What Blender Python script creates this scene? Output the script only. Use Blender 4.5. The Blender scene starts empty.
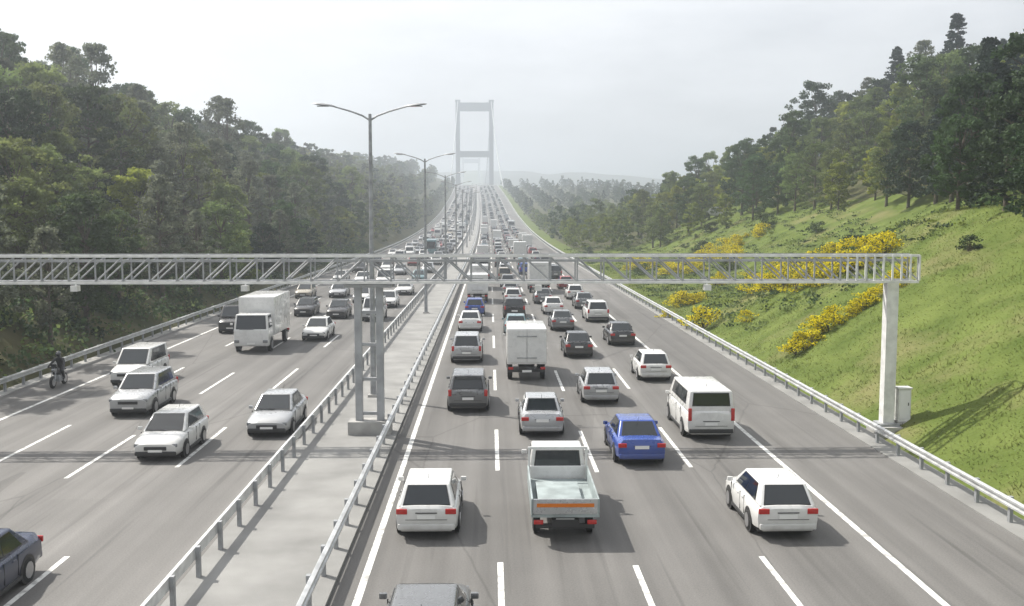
import bpy, bmesh, math, random
import numpy as np
from mathutils import Vector, Matrix, noise

random.seed(7); RNG = np.random.default_rng(7)
SC = bpy.context.scene
C = SC.collection
R = math.radians

# ------------------------------------------------------------------ camera
cam = bpy.data.cameras.new('camera'); camo = bpy.data.objects.new('camera', cam); C.objects.link(camo)
cam.sensor_width = 36; cam.lens = 35.2; cam.clip_start = .1; cam.clip_end = 20000
camo.location = (0, 0, 9.0)
camo.rotation_euler = (R(90 - 5.2), 0, R(-1.26))
SC.camera = camo

# ------------------------------------------------------------------ sky, sun, exposure
SUN = Vector((-.70, .50, 1.0)).normalized()
EL = math.asin(SUN.z); ROT = math.atan2(SUN.x, SUN.y)
w = bpy.data.worlds.new('World'); SC.world = w; w.use_nodes = True
nt = w.node_tree; nt.nodes.clear()
out = nt.nodes.new('ShaderNodeOutputWorld'); bg = nt.nodes.new('ShaderNodeBackground')
sky = nt.nodes.new('ShaderNodeTexSky'); sky.sky_type = 'NISHITA'; sky.sun_disc = False
sky.sun_elevation = EL; sky.sun_rotation = ROT; sky.air_density = 1.0; sky.dust_density = 6.0; sky.ozone_density = 1.0
# thin high cloud veil over the whole sky
tc = nt.nodes.new('ShaderNodeTexCoord'); mp = nt.nodes.new('ShaderNodeMapping'); mp.inputs['Scale'].default_value = (1, 1, 3.2)
nz = nt.nodes.new('ShaderNodeTexNoise'); nz.inputs['Scale'].default_value = 2.6; nz.inputs['Detail'].default_value = 7; nz.inputs['Roughness'].default_value = .58
rp = nt.nodes.new('ShaderNodeMapRange'); rp.inputs[1].default_value = .32; rp.inputs[2].default_value = .70; rp.inputs[3].default_value = .52; rp.inputs[4].default_value = .98
mx = nt.nodes.new('ShaderNodeMix'); mx.data_type = 'RGBA'; mx.inputs['B'].default_value = (10.5, 10.6, 10.85, 1)
L = nt.links.new
L(tc.outputs['Generated'], mp.inputs[0]); L(mp.outputs[0], nz.inputs['Vector']); L(nz.outputs['Fac'], rp.inputs[0])
L(rp.outputs[0], mx.inputs['Factor']); L(sky.outputs[0], mx.inputs['A']); L(mx.outputs['Result'], bg.inputs[0])
bg.inputs[1].default_value = .074; L(bg.outputs[0], out.inputs[0])
sl = bpy.data.lights.new('sun', 'SUN'); sl.energy = 5.0; sl.angle = R(.9); sl.color = (1, .955, .88)
so = bpy.data.objects.new('sun', sl); C.objects.link(so); so.rotation_euler = SUN.to_track_quat('Z', 'Y').to_euler()
so.location = (-60, 40, 90)
vs = SC.view_settings; vs.view_transform = 'Standard'; vs.look = 'None'; vs.exposure = .52; vs.gamma = 1; vs.use_curve_mapping = False
SC.cycles.max_bounces = 5; SC.cycles.diffuse_bounces = 2; SC.cycles.transparent_max_bounces = 6; SC.cycles.volume_bounces = 1
SC.cycles.use_denoising = True
SC.cycles.sample_clamp_indirect = 4

# ------------------------------------------------------------------ materials
MATS = {}
def mat(name, col, rough=.6, metal=0., var=0., scale=3., coat=0., bump=0., bscale=40., trans=0., spec=.5, rnd=0., detail=6., col2=None, lo=.35, hi=.65):
    if name in MATS: return MATS[name]
    m = bpy.data.materials.new(name); m.use_nodes = True; n = m.node_tree; p = n.nodes['Principled BSDF']; l = n.links.new
    p.inputs['Base Color'].default_value = (*col, 1); p.inputs['Roughness'].default_value = rough; p.inputs['Metallic'].default_value = metal
    p.inputs['Coat Weight'].default_value = coat; p.inputs['Specular IOR Level'].default_value = spec
    m.diffuse_color = (*col, 1)
    if var or col2 or rnd or bump:
        t = n.nodes.new('ShaderNodeTexCoord')
        src = None
        if var or col2:
            z = n.nodes.new('ShaderNodeTexNoise'); z.inputs['Scale'].default_value = scale; z.inputs['Detail'].default_value = detail
            l(t.outputs['Object'], z.inputs['Vector'])
            r = n.nodes.new('ShaderNodeValToRGB'); r.color_ramp.elements[0].position = lo; r.color_ramp.elements[1].position = hi
            a = col if col2 else tuple(c * (1 - var) for c in col); b = col2 if col2 else tuple(min(1, c * (1 + var)) for c in col)
            r.color_ramp.elements[0].color = (*a, 1); r.color_ramp.elements[1].color = (*b, 1)
            l(z.outputs['Fac'], r.inputs[0]); src = r.outputs[0]
        if rnd:
            oi = n.nodes.new('ShaderNodeObjectInfo'); h = n.nodes.new('ShaderNodeHueSaturation')
            a1 = n.nodes.new('ShaderNodeMapRange'); a1.inputs[3].default_value = .5 - .02 * rnd; a1.inputs[4].default_value = .5 + .05 * rnd
            a2 = n.nodes.new('ShaderNodeMapRange'); a2.inputs[3].default_value = 1 - .45 * rnd; a2.inputs[4].default_value = 1 + .45 * rnd
            m7 = n.nodes.new('ShaderNodeMath'); m7.operation = 'MULTIPLY'; m7.inputs[1].default_value = 7.31
            fr = n.nodes.new('ShaderNodeMath'); fr.operation = 'FRACT'
            l(oi.outputs['Random'], a1.inputs[0]); l(oi.outputs['Random'], m7.inputs[0]); l(m7.outputs[0], fr.inputs[0]); l(fr.outputs[0], a2.inputs[0])
            l(a1.outputs[0], h.inputs['Hue']); l(a2.outputs[0], h.inputs['Value'])
            if src: l(src, h.inputs['Color'])
            else: h.inputs['Color'].default_value = (*col, 1)
            src = h.outputs[0]
        if src: l(src, p.inputs['Base Color'])
        if bump:
            z2 = n.nodes.new('ShaderNodeTexNoise'); z2.inputs['Scale'].default_value = bscale; z2.inputs['Detail'].default_value = 4
            l(t.outputs['Object'], z2.inputs['Vector']); b = n.nodes.new('ShaderNodeBump'); b.inputs['Strength'].default_value = bump; b.inputs['Distance'].default_value = .05
            l(z2.outputs['Fac'], b.inputs['Height']); l(b.outputs[0], p.inputs['Normal'])
        if trans:
            tr = n.nodes.new('ShaderNodeBsdfTranslucent'); ms = n.nodes.new('ShaderNodeMixShader'); ms.inputs[0].default_value = trans
            if src: l(src, tr.inputs[0])
            else: tr.inputs[0].default_value = (*col, 1)
            l(p.outputs[0], ms.inputs[1]); l(tr.outputs[0], ms.inputs[2]); l(ms.outputs[0], n.nodes['Material Output'].inputs[0])
    MATS[name] = m; return m

def asphalt(name, col):
    """worn asphalt: blotches, long tyre-polished tracks along the lanes, patches and fine grain"""
    m = bpy.data.materials.new(name); m.use_nodes = True; n = m.node_tree; p = n.nodes['Principled BSDF']; l = n.links.new
    t = n.nodes.new('ShaderNodeTexCoord')
    def nz(scale, mscale, det=5):
        mp = n.nodes.new('ShaderNodeMapping'); mp.inputs['Scale'].default_value = mscale
        z = n.nodes.new('ShaderNodeTexNoise'); z.inputs['Scale'].default_value = scale; z.inputs['Detail'].default_value = det
        l(t.outputs['Object'], mp.inputs[0]); l(mp.outputs[0], z.inputs['Vector']); return z.outputs['Fac']
    def ramp(src, a, b, lo=.3, hi=.7):
        r = n.nodes.new('ShaderNodeMapRange'); r.inputs[1].default_value = lo; r.inputs[2].default_value = hi; r.inputs[3].default_value = a; r.inputs[4].default_value = b
        l(src, r.inputs[0]); return r.outputs[0]
    def mul(a, b):
        q = n.nodes.new('ShaderNodeMath'); q.operation = 'MULTIPLY'; l(a, q.inputs[0]); l(b, q.inputs[1]); return q.outputs[0]
    f = ramp(nz(1.0, (.09, .02, 1), 5), 0.74, 1.16)                 # big repaving blotches
    f = mul(f, ramp(nz(1.0, (1.15, .012, 1), 3), .70, 1.14))       # long streaks along the lanes
    f = mul(f, ramp(nz(1.0, (.5, .35, 1), 8), .93, 1.07))
    f = mul(f, ramp(nz(22.0, (1, 1, 1), 4), .86, 1.14))
    vp = n.nodes.new('ShaderNodeTexVoronoi'); vp.distance = 'CHEBYCHEV'; vp.inputs['Scale'].default_value = 1.0; mpp = n.nodes.new('ShaderNodeMapping'); mpp.inputs['Scale'].default_value = (.29, .035, 1)
    l(t.outputs['Object'], mpp.inputs[0]); l(mpp.outputs[0], vp.inputs['Vector']); sx = n.nodes.new('ShaderNodeSeparateColor'); l(vp.outputs['Color'], sx.inputs[0])
    f = mul(f, ramp(sx.outputs[0], .80, 1.04, .10, .22))           # darker repair patches
    f = mul(f, ramp(nz(1.0, (2.6, .05, 1), 6), .62, 1.0, .26, .42))   # oil drips and rubber along the lanes
    # thin tar-filled cracks
    v = n.nodes.new('ShaderNodeTexVoronoi'); v.feature = 'DISTANCE_TO_EDGE'; v.inputs['Scale'].default_value = .16
    mpv = n.nodes.new('ShaderNodeMapping'); mpv.inputs['Scale'].default_value = (1, .28, 1)
    zz = n.nodes.new('ShaderNodeTexNoise'); zz.inputs['Scale'].default_value = 1.2; zz.inputs['Detail'].default_value = 5
    ad = n.nodes.new('ShaderNodeMix'); ad.data_type = 'VECTOR'; ad.inputs[0].default_value = .12
    l(t.outputs['Object'], mpv.inputs[0]); l(t.outputs['Object'], zz.inputs['Vector']); l(mpv.outputs[0], ad.inputs[4]); l(zz.outputs['Color'], ad.inputs[5]); l(ad.outputs[1], v.inputs['Vector'])
    f = mul(f, ramp(v.outputs['Distance'], .72, 1.0, .0, .006))
    mc = n.nodes.new('ShaderNodeMix'); mc.data_type = 'RGBA'; mc.blend_type = 'MULTIPLY'; mc.inputs[0].default_value = 1; mc.inputs['A'].default_value = (*col, 1)
    l(f, mc.inputs['B']); l(mc.outputs['Result'], p.inputs['Base Color'])
    p.inputs['Roughness'].default_value = .78; p.inputs['Specular IOR Level'].default_value = .35
    b = n.nodes.new('ShaderNodeBump'); b.inputs['Strength'].default_value = .25; b.inputs['Distance'].default_value = .02
    l(nz(30, (1, 1, 1), 4), b.inputs['Height']); l(b.outputs[0], p.inputs['Normal'])
    MATS[name] = m; return m

asphalt('asphalt', (.146, .141, .134)); 
mat('paint_line', (.34, .335, .32), .7, col2=(.70, .70, .67), scale=3.5, lo=.36, hi=.52, detail=12)
mat('concrete', (.33, .325, .31), .85, var=.25, scale=1.1, bump=.3)
mat('concrete_pale', (.225, .223, .214), .88, var=.26, scale=.55, bump=.3, detail=10, lo=.25, hi=.75)
mat('steel', (.56, .57, .57), .42, .55, var=.18, scale=2.5)
mat('steel_dull', (.30, .31, .32), .55, .35, var=.2, scale=3)
mat('steel_white', (.68, .68, .66), .5, .15, var=.12, scale=3)
mat('gantry_grey', (.34, .35, .36), .55, .3, var=.15, scale=2)
mat('tower_grey', (.30, .32, .33), .6, .2)
mat('grass', (.064, .092, .020), .9, col2=(.126, .158, .042), scale=.45, bump=.9, bscale=7, detail=14, spec=.05, lo=.30, hi=.72)
mat('blade', (.125, .160, .040), .8, trans=.5, rnd=0, col2=(.215, .235, .080), scale=.45, spec=.05, detail=14, lo=.30, hi=.72)
mat('forest_floor', (.045, .050, .022), .95, col2=(.085, .080, .038), scale=.25, bump=.4, bscale=3, spec=.1)
mat('bark', (.085, .068, .052), .95, var=.35, scale=6)
for nm, c, t in (('leaf_dark', (.036, .058, .024), .3), ('leaf_mid', (.062, .094, .034), .4), ('leaf_spring', (.150, .182, .060), .5),
                 ('leaf_grey', (.135, .148, .098), .5), ('leaf_yellow', (.210, .235, .040), .5), ('needle', (.020, .036, .022), .12)):
    mat(nm, c, .75, trans=t, var=.35, scale=.45, rnd=.55, spec=.25, detail=3)
def add_patches(m, tan):
    n = m.node_tree; p = n.nodes['Principled BSDF']; src = p.inputs['Base Color'].links[0].from_socket; l = n.links.new
    t = n.nodes.new('ShaderNodeTexCoord'); z = n.nodes.new('ShaderNodeTexNoise'); z.inputs['Scale'].default_value = .16; z.inputs['Detail'].default_value = 11; z.inputs['Roughness'].default_value = .62
    r = n.nodes.new('ShaderNodeMapRange'); r.inputs[1].default_value = .52; r.inputs[2].default_value = .68; r.inputs[4].default_value = .75
    x = n.nodes.new('ShaderNodeMix'); x.data_type = 'RGBA'; x.inputs['B'].default_value = (*tan, 1)
    l(t.outputs['Object'], z.inputs['Vector']); l(z.outputs['Fac'], r.inputs[0]); l(r.outputs[0], x.inputs['Factor']); l(src, x.inputs['A']); l(x.outputs['Result'], p.inputs['Base Color'])
add_patches(MATS['grass'], (.175, .160, .075)); add_patches(MATS['blade'], (.26, .235, .12))
mat('flower', (.66, .56, .012), .7, trans=.4, var=.3, scale=3, spec=.2)
mat('glass', (.012, .016, .019), .06, spec=.6, coat=.3)
mat('tyre', (.014, .014, .014), .85)
mat('rim', (.42, .42, .43), .35, .8)
mat('trim', (.022, .022, .023), .5)
mat('lens_red', (.42, .012, .010), .25, coat=.5)
mat('lens_clear', (.20, .21, .22), .10, .4, coat=.8)
mat('lens_orange', (.60, .16, .01), .3)
mat('plate', (.72, .72, .70), .5)
mat('leather', (.016, .016, .018), .5); mat('helmet', (.02, .02, .024), .2, coat=.6); mat('skin', (.42, .26, .19), .6)
mat('bed_grey', (.27, .31, .31), .6, var=.2, scale=2); mat('cargo_board', (.36, .27, .15), .75, var=.2, scale=4)
PAINT = {'white': (.66, .66, .645), 'silver': (.42, .43, .44), 'grey': (.17, .175, .18), 'black': (.018, .018, .020), 'blue': (.018, .060, .30),
         'red': (.32, .020, .018), 'navy': (.018, .028, .065), 'beige': (.40, .36, .29), 'teal': (.16, .26, .28), 'yellow': (.62, .40, .02), 'darkred': (.12, .012, .014)}
for k, c in PAINT.items():
    mat('paint_' + k, c, .32 if k != 'white' else .38, .35 if k in ('silver', 'grey', 'teal') else .0, coat=.55, var=.05, scale=2)

def add_grime(m):
    n = m.node_tree; p = n.nodes['Principled BSDF']; src = p.inputs['Base Color'].links[0].from_socket; l = n.links.new
    t = n.nodes.new('ShaderNodeTexCoord'); sp = n.nodes.new('ShaderNodeSeparateXYZ'); z = n.nodes.new('ShaderNodeTexNoise'); z.inputs['Scale'].default_value = 4; z.inputs['Detail'].default_value = 8
    l(t.outputs['Object'], sp.inputs[0]); l(t.outputs['Object'], z.inputs['Vector'])
    r = n.nodes.new('ShaderNodeMapRange'); r.inputs[1].default_value = .85; r.inputs[2].default_value = .15; r.inputs[3].default_value = .05; r.inputs[4].default_value = .85; l(sp.outputs[2], r.inputs[0])
    q = n.nodes.new('ShaderNodeMath'); q.operation = 'MULTIPLY'; l(r.outputs[0], q.inputs[0]); l(z.outputs['Fac'], q.inputs[1])
    x = n.nodes.new('ShaderNodeMix'); x.data_type = 'RGBA'; x.inputs['B'].default_value = (.10, .088, .072, 1); l(q.outputs[0], x.inputs['Factor']); l(src, x.inputs['A']); l(x.outputs['Result'], p.inputs['Base Color'])
    rr = n.nodes.new('ShaderNodeMapRange'); rr.inputs[3].default_value = .26; rr.inputs[4].default_value = .85; l(q.outputs[0], rr.inputs[0]); l(rr.outputs[0], p.inputs['Roughness'])
for k in PAINT: add_grime(MATS['paint_' + k])

# ------------------------------------------------------------------ geometry helpers
class MB:
    def __init__(s): s.v = []; s.f = []; s.mi = []
    def add(s, vs, fs, mi=0):
        o = len(s.v); s.v += [tuple(p) for p in vs]; s.f += [tuple(i + o for i in f) for f in fs]; s.mi += [mi] * len(fs); return s
    def box(s, c, d, mi=0, rot=None):
        hx, hy, hz = d[0] / 2, d[1] / 2, d[2] / 2
        vs = [Vector((x, y, z)) for x in (-hx, hx) for y in (-hy, hy) for z in (-hz, hz)]
        if rot is not None: vs = [rot @ p for p in vs]
        return s.add([p + Vector(c) for p in vs], [(0, 1, 3, 2), (4, 6, 7, 5), (0, 4, 5, 1), (2, 3, 7, 6), (0, 2, 6, 4), (1, 5, 7, 3)], mi)
    def tube(s, pts, rad, n=8, mi=0, caps=True):
        pts = [Vector(p) for p in pts]
        if not isinstance(rad, (list, tuple)): rad = [rad] * len(pts)
        vs = []; fs = []
        for i, p in enumerate(pts):
            t = (pts[min(i + 1, len(pts) - 1)] - pts[max(i - 1, 0)]).normalized()
            a = t.cross(Vector((0, 0, 1)) if abs(t.z) < .95 else Vector((0, 1, 0))).normalized(); b = t.cross(a)
            for k in range(n):
                q = 2 * math.pi * k / n + math.pi / n; vs.append(p + (a * math.cos(q) + b * math.sin(q)) * rad[i])
        for i in range(len(pts) - 1):
            for k in range(n): fs.append((i * n + k, i * n + (k + 1) % n, (i + 1) * n + (k + 1) % n, (i + 1) * n + k))
        if caps: fs.append(tuple(range(n - 1, -1, -1))); fs.append(tuple(range((len(pts) - 1) * n, len(pts) * n)))
        return s.add(vs, fs, mi)
    def lathe_x(s, prof, n=18, x0=0, cy=0, cz=0, mi=0):
        vs = []; fs = []
        for (x, r) in prof:
            for k in range(n): q = 2 * math.pi * k / n; vs.append((x0 + x, cy + r * math.cos(q), cz + r * math.sin(q)))
        m = len(prof)
        for i in range(m - 1):
            for k in range(n): fs.append((i * n + k, i * n + (k + 1) % n, (i + 1) * n + (k + 1) % n, (i + 1) * n + k))
        fs.append(tuple(range(n - 1, -1, -1))); fs.append(tuple(range((m - 1) * n, m * n)))
        return s.add(vs, fs, mi)
    def mesh(s, name, mats, smooth=None):
        me = bpy.data.meshes.new(name); me.from_pydata(s.v, [], s.f)
        for m in (mats if isinstance(mats, (list, tuple)) else [mats]): me.materials.append(MATS[m] if isinstance(m, str) else m)
        if max(s.mi, default=0): me.polygons.foreach_set('material_index', s.mi)
        b = bmesh.new(); b.from_mesh(me); bmesh.ops.recalc_face_normals(b, faces=b.faces); b.to_mesh(me); b.free()
        if smooth is not None: me.shade_smooth(); me.set_sharp_from_angle(angle=R(smooth))
        return me

def obj(name, me, parent=None, loc=None, kind=None, rot=None):
    o = bpy.data.objects.new(name, me); C.objects.link(o)
    if parent: o.parent = parent
    if loc is not None: o.location = loc
    if rot is not None: o.rotation_euler = rot
    if kind: o['kind'] = kind
    return o
def thing(name, label, cat, loc=(0, 0, 0), rz=0, group=None):
    o = bpy.data.objects.new(name, None); C.objects.link(o); o.empty_display_size = .3
    o.location = loc; o.rotation_euler = (0, 0, rz); return tag(o, label, cat, group)
def tag(o, label, cat, group=None):
    o['label'] = label; o['category'] = cat
    if group: o['group'] = group
    return o
def quads_mesh(name, V, mats, mi=None):
    """V: (n,4,3) array of loose quads"""
    n = len(V); me = bpy.data.meshes.new(name)
    me.vertices.add(n * 4); me.vertices.foreach_set('co', np.ascontiguousarray(V, dtype=np.float32).ravel())
    me.loops.add(n * 4); me.loops.foreach_set('vertex_index', np.arange(n * 4, dtype=np.int32))
    me.polygons.add(n); me.polygons.foreach_set('loop_start', np.arange(0, n * 4, 4, dtype=np.int32))
    for m in (mats if isinstance(mats, (list, tuple)) else [mats]): me.materials.append(MATS[m])
    if mi is not None: me.polygons.foreach_set('material_index', np.asarray(mi, dtype=np.int32))
    me.update(calc_edges=True); return me

# ------------------------------------------------------------------ the lie of the land
def sm(a, b, t): t = min(1, max(0, (t - a) / (b - a))); return t * t * (3 - 2 * t)
def zr(d):                                   # height of the motorway: level, then a long climb to the bridge
    if d < 200: return 0.
    if d < 575: return .8e-4 * (d - 200) ** 2
    if d < 960: return 11.25 + .06 * (d - 575)
    return 34.35 + .06 * (min(d, 1010) - 960) * .5
def cx(d): return -9 * ((max(d, 200) - 200) / 800) ** 2 if d < 1000 else -9 - .0225 * (d - 1000)
XL0, XL1, XR0, XR1 = -23.9, -7.5, -3.75, 14.6        # paved widths of the two carriageways
def H(x, d):
    u = x - cx(d); r = zr(max(d, 0)); nse = noise.noise(Vector((x * .035, d * .03, 1.7))); n2 = noise.noise(Vector((x * .2, d * .17, 4.2)))
    if -24.6 <= u <= 15.6: h = r - .22
    elif u < -24.6:
        t = -24.6 - u
        top = (33 - 6 * sm(300, 800, d)) * (1 + .22 * nse)
        h = r * math.exp(-t / 300) - .22 + top * (1 - math.exp(-t * .62 / top)) * sm(0, 3, t + 1.2) + .5 * n2 * sm(1, 8, t)
        h -= 12 * sm(85, 260, t)
    else:
        t = u - 15.6
        near = .55 * min(t, 17) + .16 * max(0, t - 17)
        far = (.10 * min(t, 16) + .46 * max(0, min(t, 66) - 16)) * (1 - .74 * sm(215, 345, d))
        k = sm(62, 108, d - .3 * t)
        h = r * math.exp(-t / 300) - .22 + (near * (1 - k) + far * k) * sm(-.5, 1.2, t) + .35 * n2 * sm(1.5, 7, t) + 3 * nse * sm(25, 60, t)
        h -= 14 * sm(120, 300, t)
    if d > 900:                              # the strait, and the hills beyond it
        k = sm(985, 1040, d) if abs(u + 6) < 40 else sm(940, 1060, d)
        h = h * (1 - k) - 30 * k
        if d > 1500:
            rid = noise.noise(Vector((x * .0011, d * .0006, 9))) + .5 * noise.noise(Vector((x * .004, d * .002, 3)))
            h += sm(1500, 2350, d) * (122 + 26 * rid) + 9 * noise.noise(Vector((x * .012, d * .01, 5))) * sm(1600, 1900, d)
    return h

def build_ground():
    xs = [-4200, -3000, -2200, -1600, -1150, -850, -650, -500, -400, -320, -260, -215, -180, -155, -135] + [float(v) for v in range(-120, -60, 5)] + [float(v) for v in range(-60, -34, 2)] + [-34 + i for i in range(9)]
    xs += [-24.7, -24.3, -20, -14, -8, -4, 2, 8, 14, 15.3, 15.7] + [16.5 + .8 * i for i in range(24)] + [36 + 2 * i for i in range(17)] + [72 + 6 * i for i in range(10)] + [140, 160, 185, 215, 255, 310, 390, 500, 640, 820, 1050, 1400, 1900, 2600, 3400, 4200]
    ds = [-90, -60, -40, -25] + [-15 + 1.6 * i for i in range(80)] + [114 + 4 * i for i in range(25)] + [216 + 10 * i for i in range(36)] + [580 + 18 * i for i in range(30)] + [1130, 1200, 1350, 1500] + [1540 + 50 * i for i in range(22)] + [2800, 3300, 3900, 4500, 5200, 6000]
    V = []; F = []; MI = []; nx = len(xs)
    for d in ds:
        for x in xs: V.append((x + cx(d) if abs(x) < 300 else x, d, H(x + cx(d) if abs(x) < 300 else x, d)))
    for j in range(len(ds) - 1):
        for i in range(nx - 1):
            F.append((j * nx + i, j * nx + i + 1, (j + 1) * nx + i + 1, (j + 1) * nx + i))
            xm = (xs[i] + xs[i + 1]) / 2
            k = 62 < ds[j] < 400
            MI.append(1 if xm < -24.6 or xm > (52 if k else 40) or (ds[j] > 215 and xm > 20) else 0)
    me = bpy.data.meshes.new('ground'); me.from_pydata(V, [], F); me.materials.append(MATS['grass']); me.materials.append(MATS['forest_floor'])
    me.polygons.foreach_set('material_index', MI); me.shade_smooth()
    return obj('ground', me, kind='structure')
build_ground()

ST = [-45 + 5 * i for i in range(50)] + [205 + 10 * i for i in range(76)] + [960, 985, 1010]
def strip(mb, x0, x1, z0, z1=None, ds=ST, mi=0, th=.2):
    """a paved strip following the road, with thickness"""
    z1 = z0 if z1 is None else z1; V = []; F = []
    for d in ds:
        c = cx(d); r = zr(d); V += [(x0 + c, d, r + z0), (x1 + c, d, r + z1), (x1 + c, d, r + z1 - th), (x0 + c, d, r + z0 - th)]
    for j in range(len(ds) - 1):
        a, b = j * 4, j * 4 + 4
        F += [(a, a + 1, b + 1, b), (a + 1, a + 2, b + 2, b + 1), (a + 3, a, b, b + 3)]
    F += [(0, 3, 2, 1), (b, b + 1, b + 2, b + 3)]
    mb.add(V, F, mi)
roads = {}
for nm, a, b in (('road', XL0, XL1), ('road', XR0, XR1)):
    mb = MB(); strip(mb, a, b, 0); roads[a] = obj(nm, mb.mesh(nm, 'asphalt'), kind='structure')
mb = MB(); strip(mb, XL1 + .01, XR0 - .01, .10); med = obj('median_strip', mb.mesh('median_strip', 'concrete_pale'), kind='structure')
mb = MB(); strip(mb, XR1 + .01, XR1 + .95, .05); obj('verge_strip', mb.mesh('verge_strip', 'concrete_pale'), kind='structure')
mb = MB(); strip(mb, XL0 - .72, XL0 - .01, .05); obj('verge_strip', mb.mesh('verge_strip', 'concrete'), kind='structure')

# painted markings: edge lines as long sheets, every near dash its own piece
def line_mesh(x, wd, ds, name):
    V = []; F = []
    for d in ds: V += [(x - wd / 2 + cx(d), d, zr(d) + .004), (x + wd / 2 + cx(d), d, zr(d) + .004)]
    for j in range(len(ds) - 1): F.append((2 * j, 2 * j + 1, 2 * j + 3, 2 * j + 2))
    mb = MB(); mb.add(V, F); return mb.mesh(name, 'paint_line')
LL, LR = roads[XL0], roads[XR0]
for x, rd in ((-21.3, LL), (-7.95, LL), (-3.1, LR), (10.45, LR)): obj('edge_line', line_mesh(x, .18, [d for d in ST if d < 960], 'edge_line'), rd)
dash = MB(); dash.add([(-.075, 0, .004), (.075, 0, .004), (.075, 6.6, .004), (-.075, 6.6, .004)], [(0, 1, 2, 3)]); dash_me = dash.mesh('lane_dash', 'paint_line')
for x, rd, ph in ((-17.8, LL, 35.6), (-14.4, LL, 33.6), (-11.1, LL, 35.0), (.25, LR, 34.3), (3.7, LR, 34.0), (7.1, LR, 34.6)):
    far = MB()
    for k in range(-3, 52):
        d = ph + 15.8 * k
        if d < 140: obj('lane_dash', dash_me, rd, (x, d, 0))
        else:
            a = [(x - .075 + cx(d), d, zr(d) + .02), (x + .075 + cx(d), d, zr(d) + .02), (x + .075 + cx(d + 6), d + 6.6, zr(d + 6.6) + .02), (x - .075 + cx(d + 6), d + 6.6, zr(d + 6.6) + .02)]
            far.add(a, [(0, 1, 2, 3)])
    obj('distant_lane_dashes', far.mesh('distant_lane_dashes', 'paint_line'), rd, kind='stuff')

# ------------------------------------------------------------------ guard rails
post = MB(); post.box((0, 0, .36), (.10, .14, .80)); post_me = post.mesh('post', 'steel_dull')
def guardrail(x, side, label, base):
    g = thing('guard_rail', label, 'guard rail', (x, 20, base))
    prof = [(0, .46), (.035, .49), (.035, .545), (0, .58), (0, .63), (.035, .665), (.035, .72), (0, .75), (-.012, .75), (-.012, .46)]
    ds = [-40 + 4 * i for i in range(62)] + [210 + 10 * i for i in range(75)]
    V = []; F = []; n = len(prof)
    for d in ds:
        for (px, pz) in prof: V.append((cx(d) + side * (px * 2.2 + .075), d - 20, zr(d) + pz))
    for j in range(len(ds) - 1):
        for i in range(n): F.append((j * n + i, j * n + (i + 1) % n, (j + 1) * n + (i + 1) % n, (j + 1) * n + i))
    mb = MB(); mb.add(V, F); obj('rail_beam', mb.mesh('rail_beam', 'steel', 35), g)
    far = MB()
    for k in range(-24, 370):
        d = 20.0 + 2 * k
        if 10 < d < 112: obj('post', post_me, g, (0, d - 20, 0))
        elif d >= 112: far.box((cx(d), d - 20, zr(d) + .36), (.1, .14, .8))
    obj('distant_posts', far.mesh('distant_posts', 'steel_dull'), g, kind='stuff')
guardrail(-24.25, 1, 'galvanised guard rail at the foot of the wooded left slope', .05)
guardrail(-7.15, -1, 'galvanised guard rail along the left edge of the central strip', .10)
guardrail(-4.10, 1, 'galvanised guard rail along the right edge of the central strip', .10)
guardrail(15.05, -1, 'bright galvanised guard rail below the grassy bank on the right', .05)

# ------------------------------------------------------------------ double-arm lamp posts in the median
def lamp_meshes():
    p = MB(); p.tube([(0, 0, 0), (0, 0, .5), (0, 0, 5), (0, 0, 13.5)], [.16, .15, .125, .075], 10)
    pole = p.mesh('pole', 'steel_dull', 40)
    b = MB(); b.box((0, 0, .06), (.5, .5, .12)); base = b.mesh('base_plate', 'concrete')
    arms = {}; heads = {}; lens = {}
    for s in (-1, 1):
        a = MB(); a.tube([(0, 0, 13.2), (s * .35, 0, 13.42), (s * .9, 0, 13.62), (s * 1.75, 0, 13.86)], [.05, .045, .04, .035], 8); arms[s] = a.mesh('arm', 'steel_dull', 40)
        h = MB(); q = Matrix.Rotation(-s * R(8), 3, 'Y')
        for (x, wd, ht) in ((2.05, .34, .10),): pass
        pts = [(1.62, .05, .03), (1.8, .16, .07), (2.25, .19, .085), (2.6, .13, .05), (2.68, .03, .02)]
        V = []; F = []
        for (x, hw, hh) in pts:
            z = 13.86 + (x - 1.75) * .12
            for k in range(8):
                t = 2 * math.pi * k / 8; V.append((s * x, hw * math.cos(t), z + (hh if math.sin(t) > 0 else hh * .45) * math.sin(t)))
        for i in range(len(pts) - 1):
            for k in range(8): F.append((i * 8 + k, i * 8 + (k + 1) % 8, (i + 1) * 8 + (k + 1) % 8, (i + 1) * 8 + k))
        F += [tuple(range(8)), tuple(range(32, 40))]
        h.add(V, F); heads[s] = h.mesh('lamp_head', 'steel_dull', 50)
        e = MB(); e.box((s * 2.2, 0, 13.86 + .45 * .12 - .052), (.55, .24, .03), rot=None); lens[s] = e.mesh('lens', 'lens_clear')
    return pole, base, arms, heads, lens
LM = lamp_meshes()
ORD = ['nearest', 'second', 'third', 'fourth', 'fifth', 'sixth', 'seventh', 'eighth', 'ninth', 'tenth', 'eleventh', 'twelfth', 'thirteenth', 'fourteenth']
for i in range(14):
    d = 48 + 40 * i
    lab = f'{ORD[i]} double-armed grey street lamp in the central strip, counted away from the viewer'
    t = thing('street_lamp', lab, 'street lamp', (-5.65 + cx(d), d, zr(d) + .10), 0, 'double-armed lamps along the median')
    obj('pole', LM[0], t); obj('base_plate', LM[1], t)
    for s in (-1, 1):
        obj('arm', LM[2][s], t); h = obj('lamp_head', LM[3][s], t)
        obj('lens', LM[4][s], h)

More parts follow.
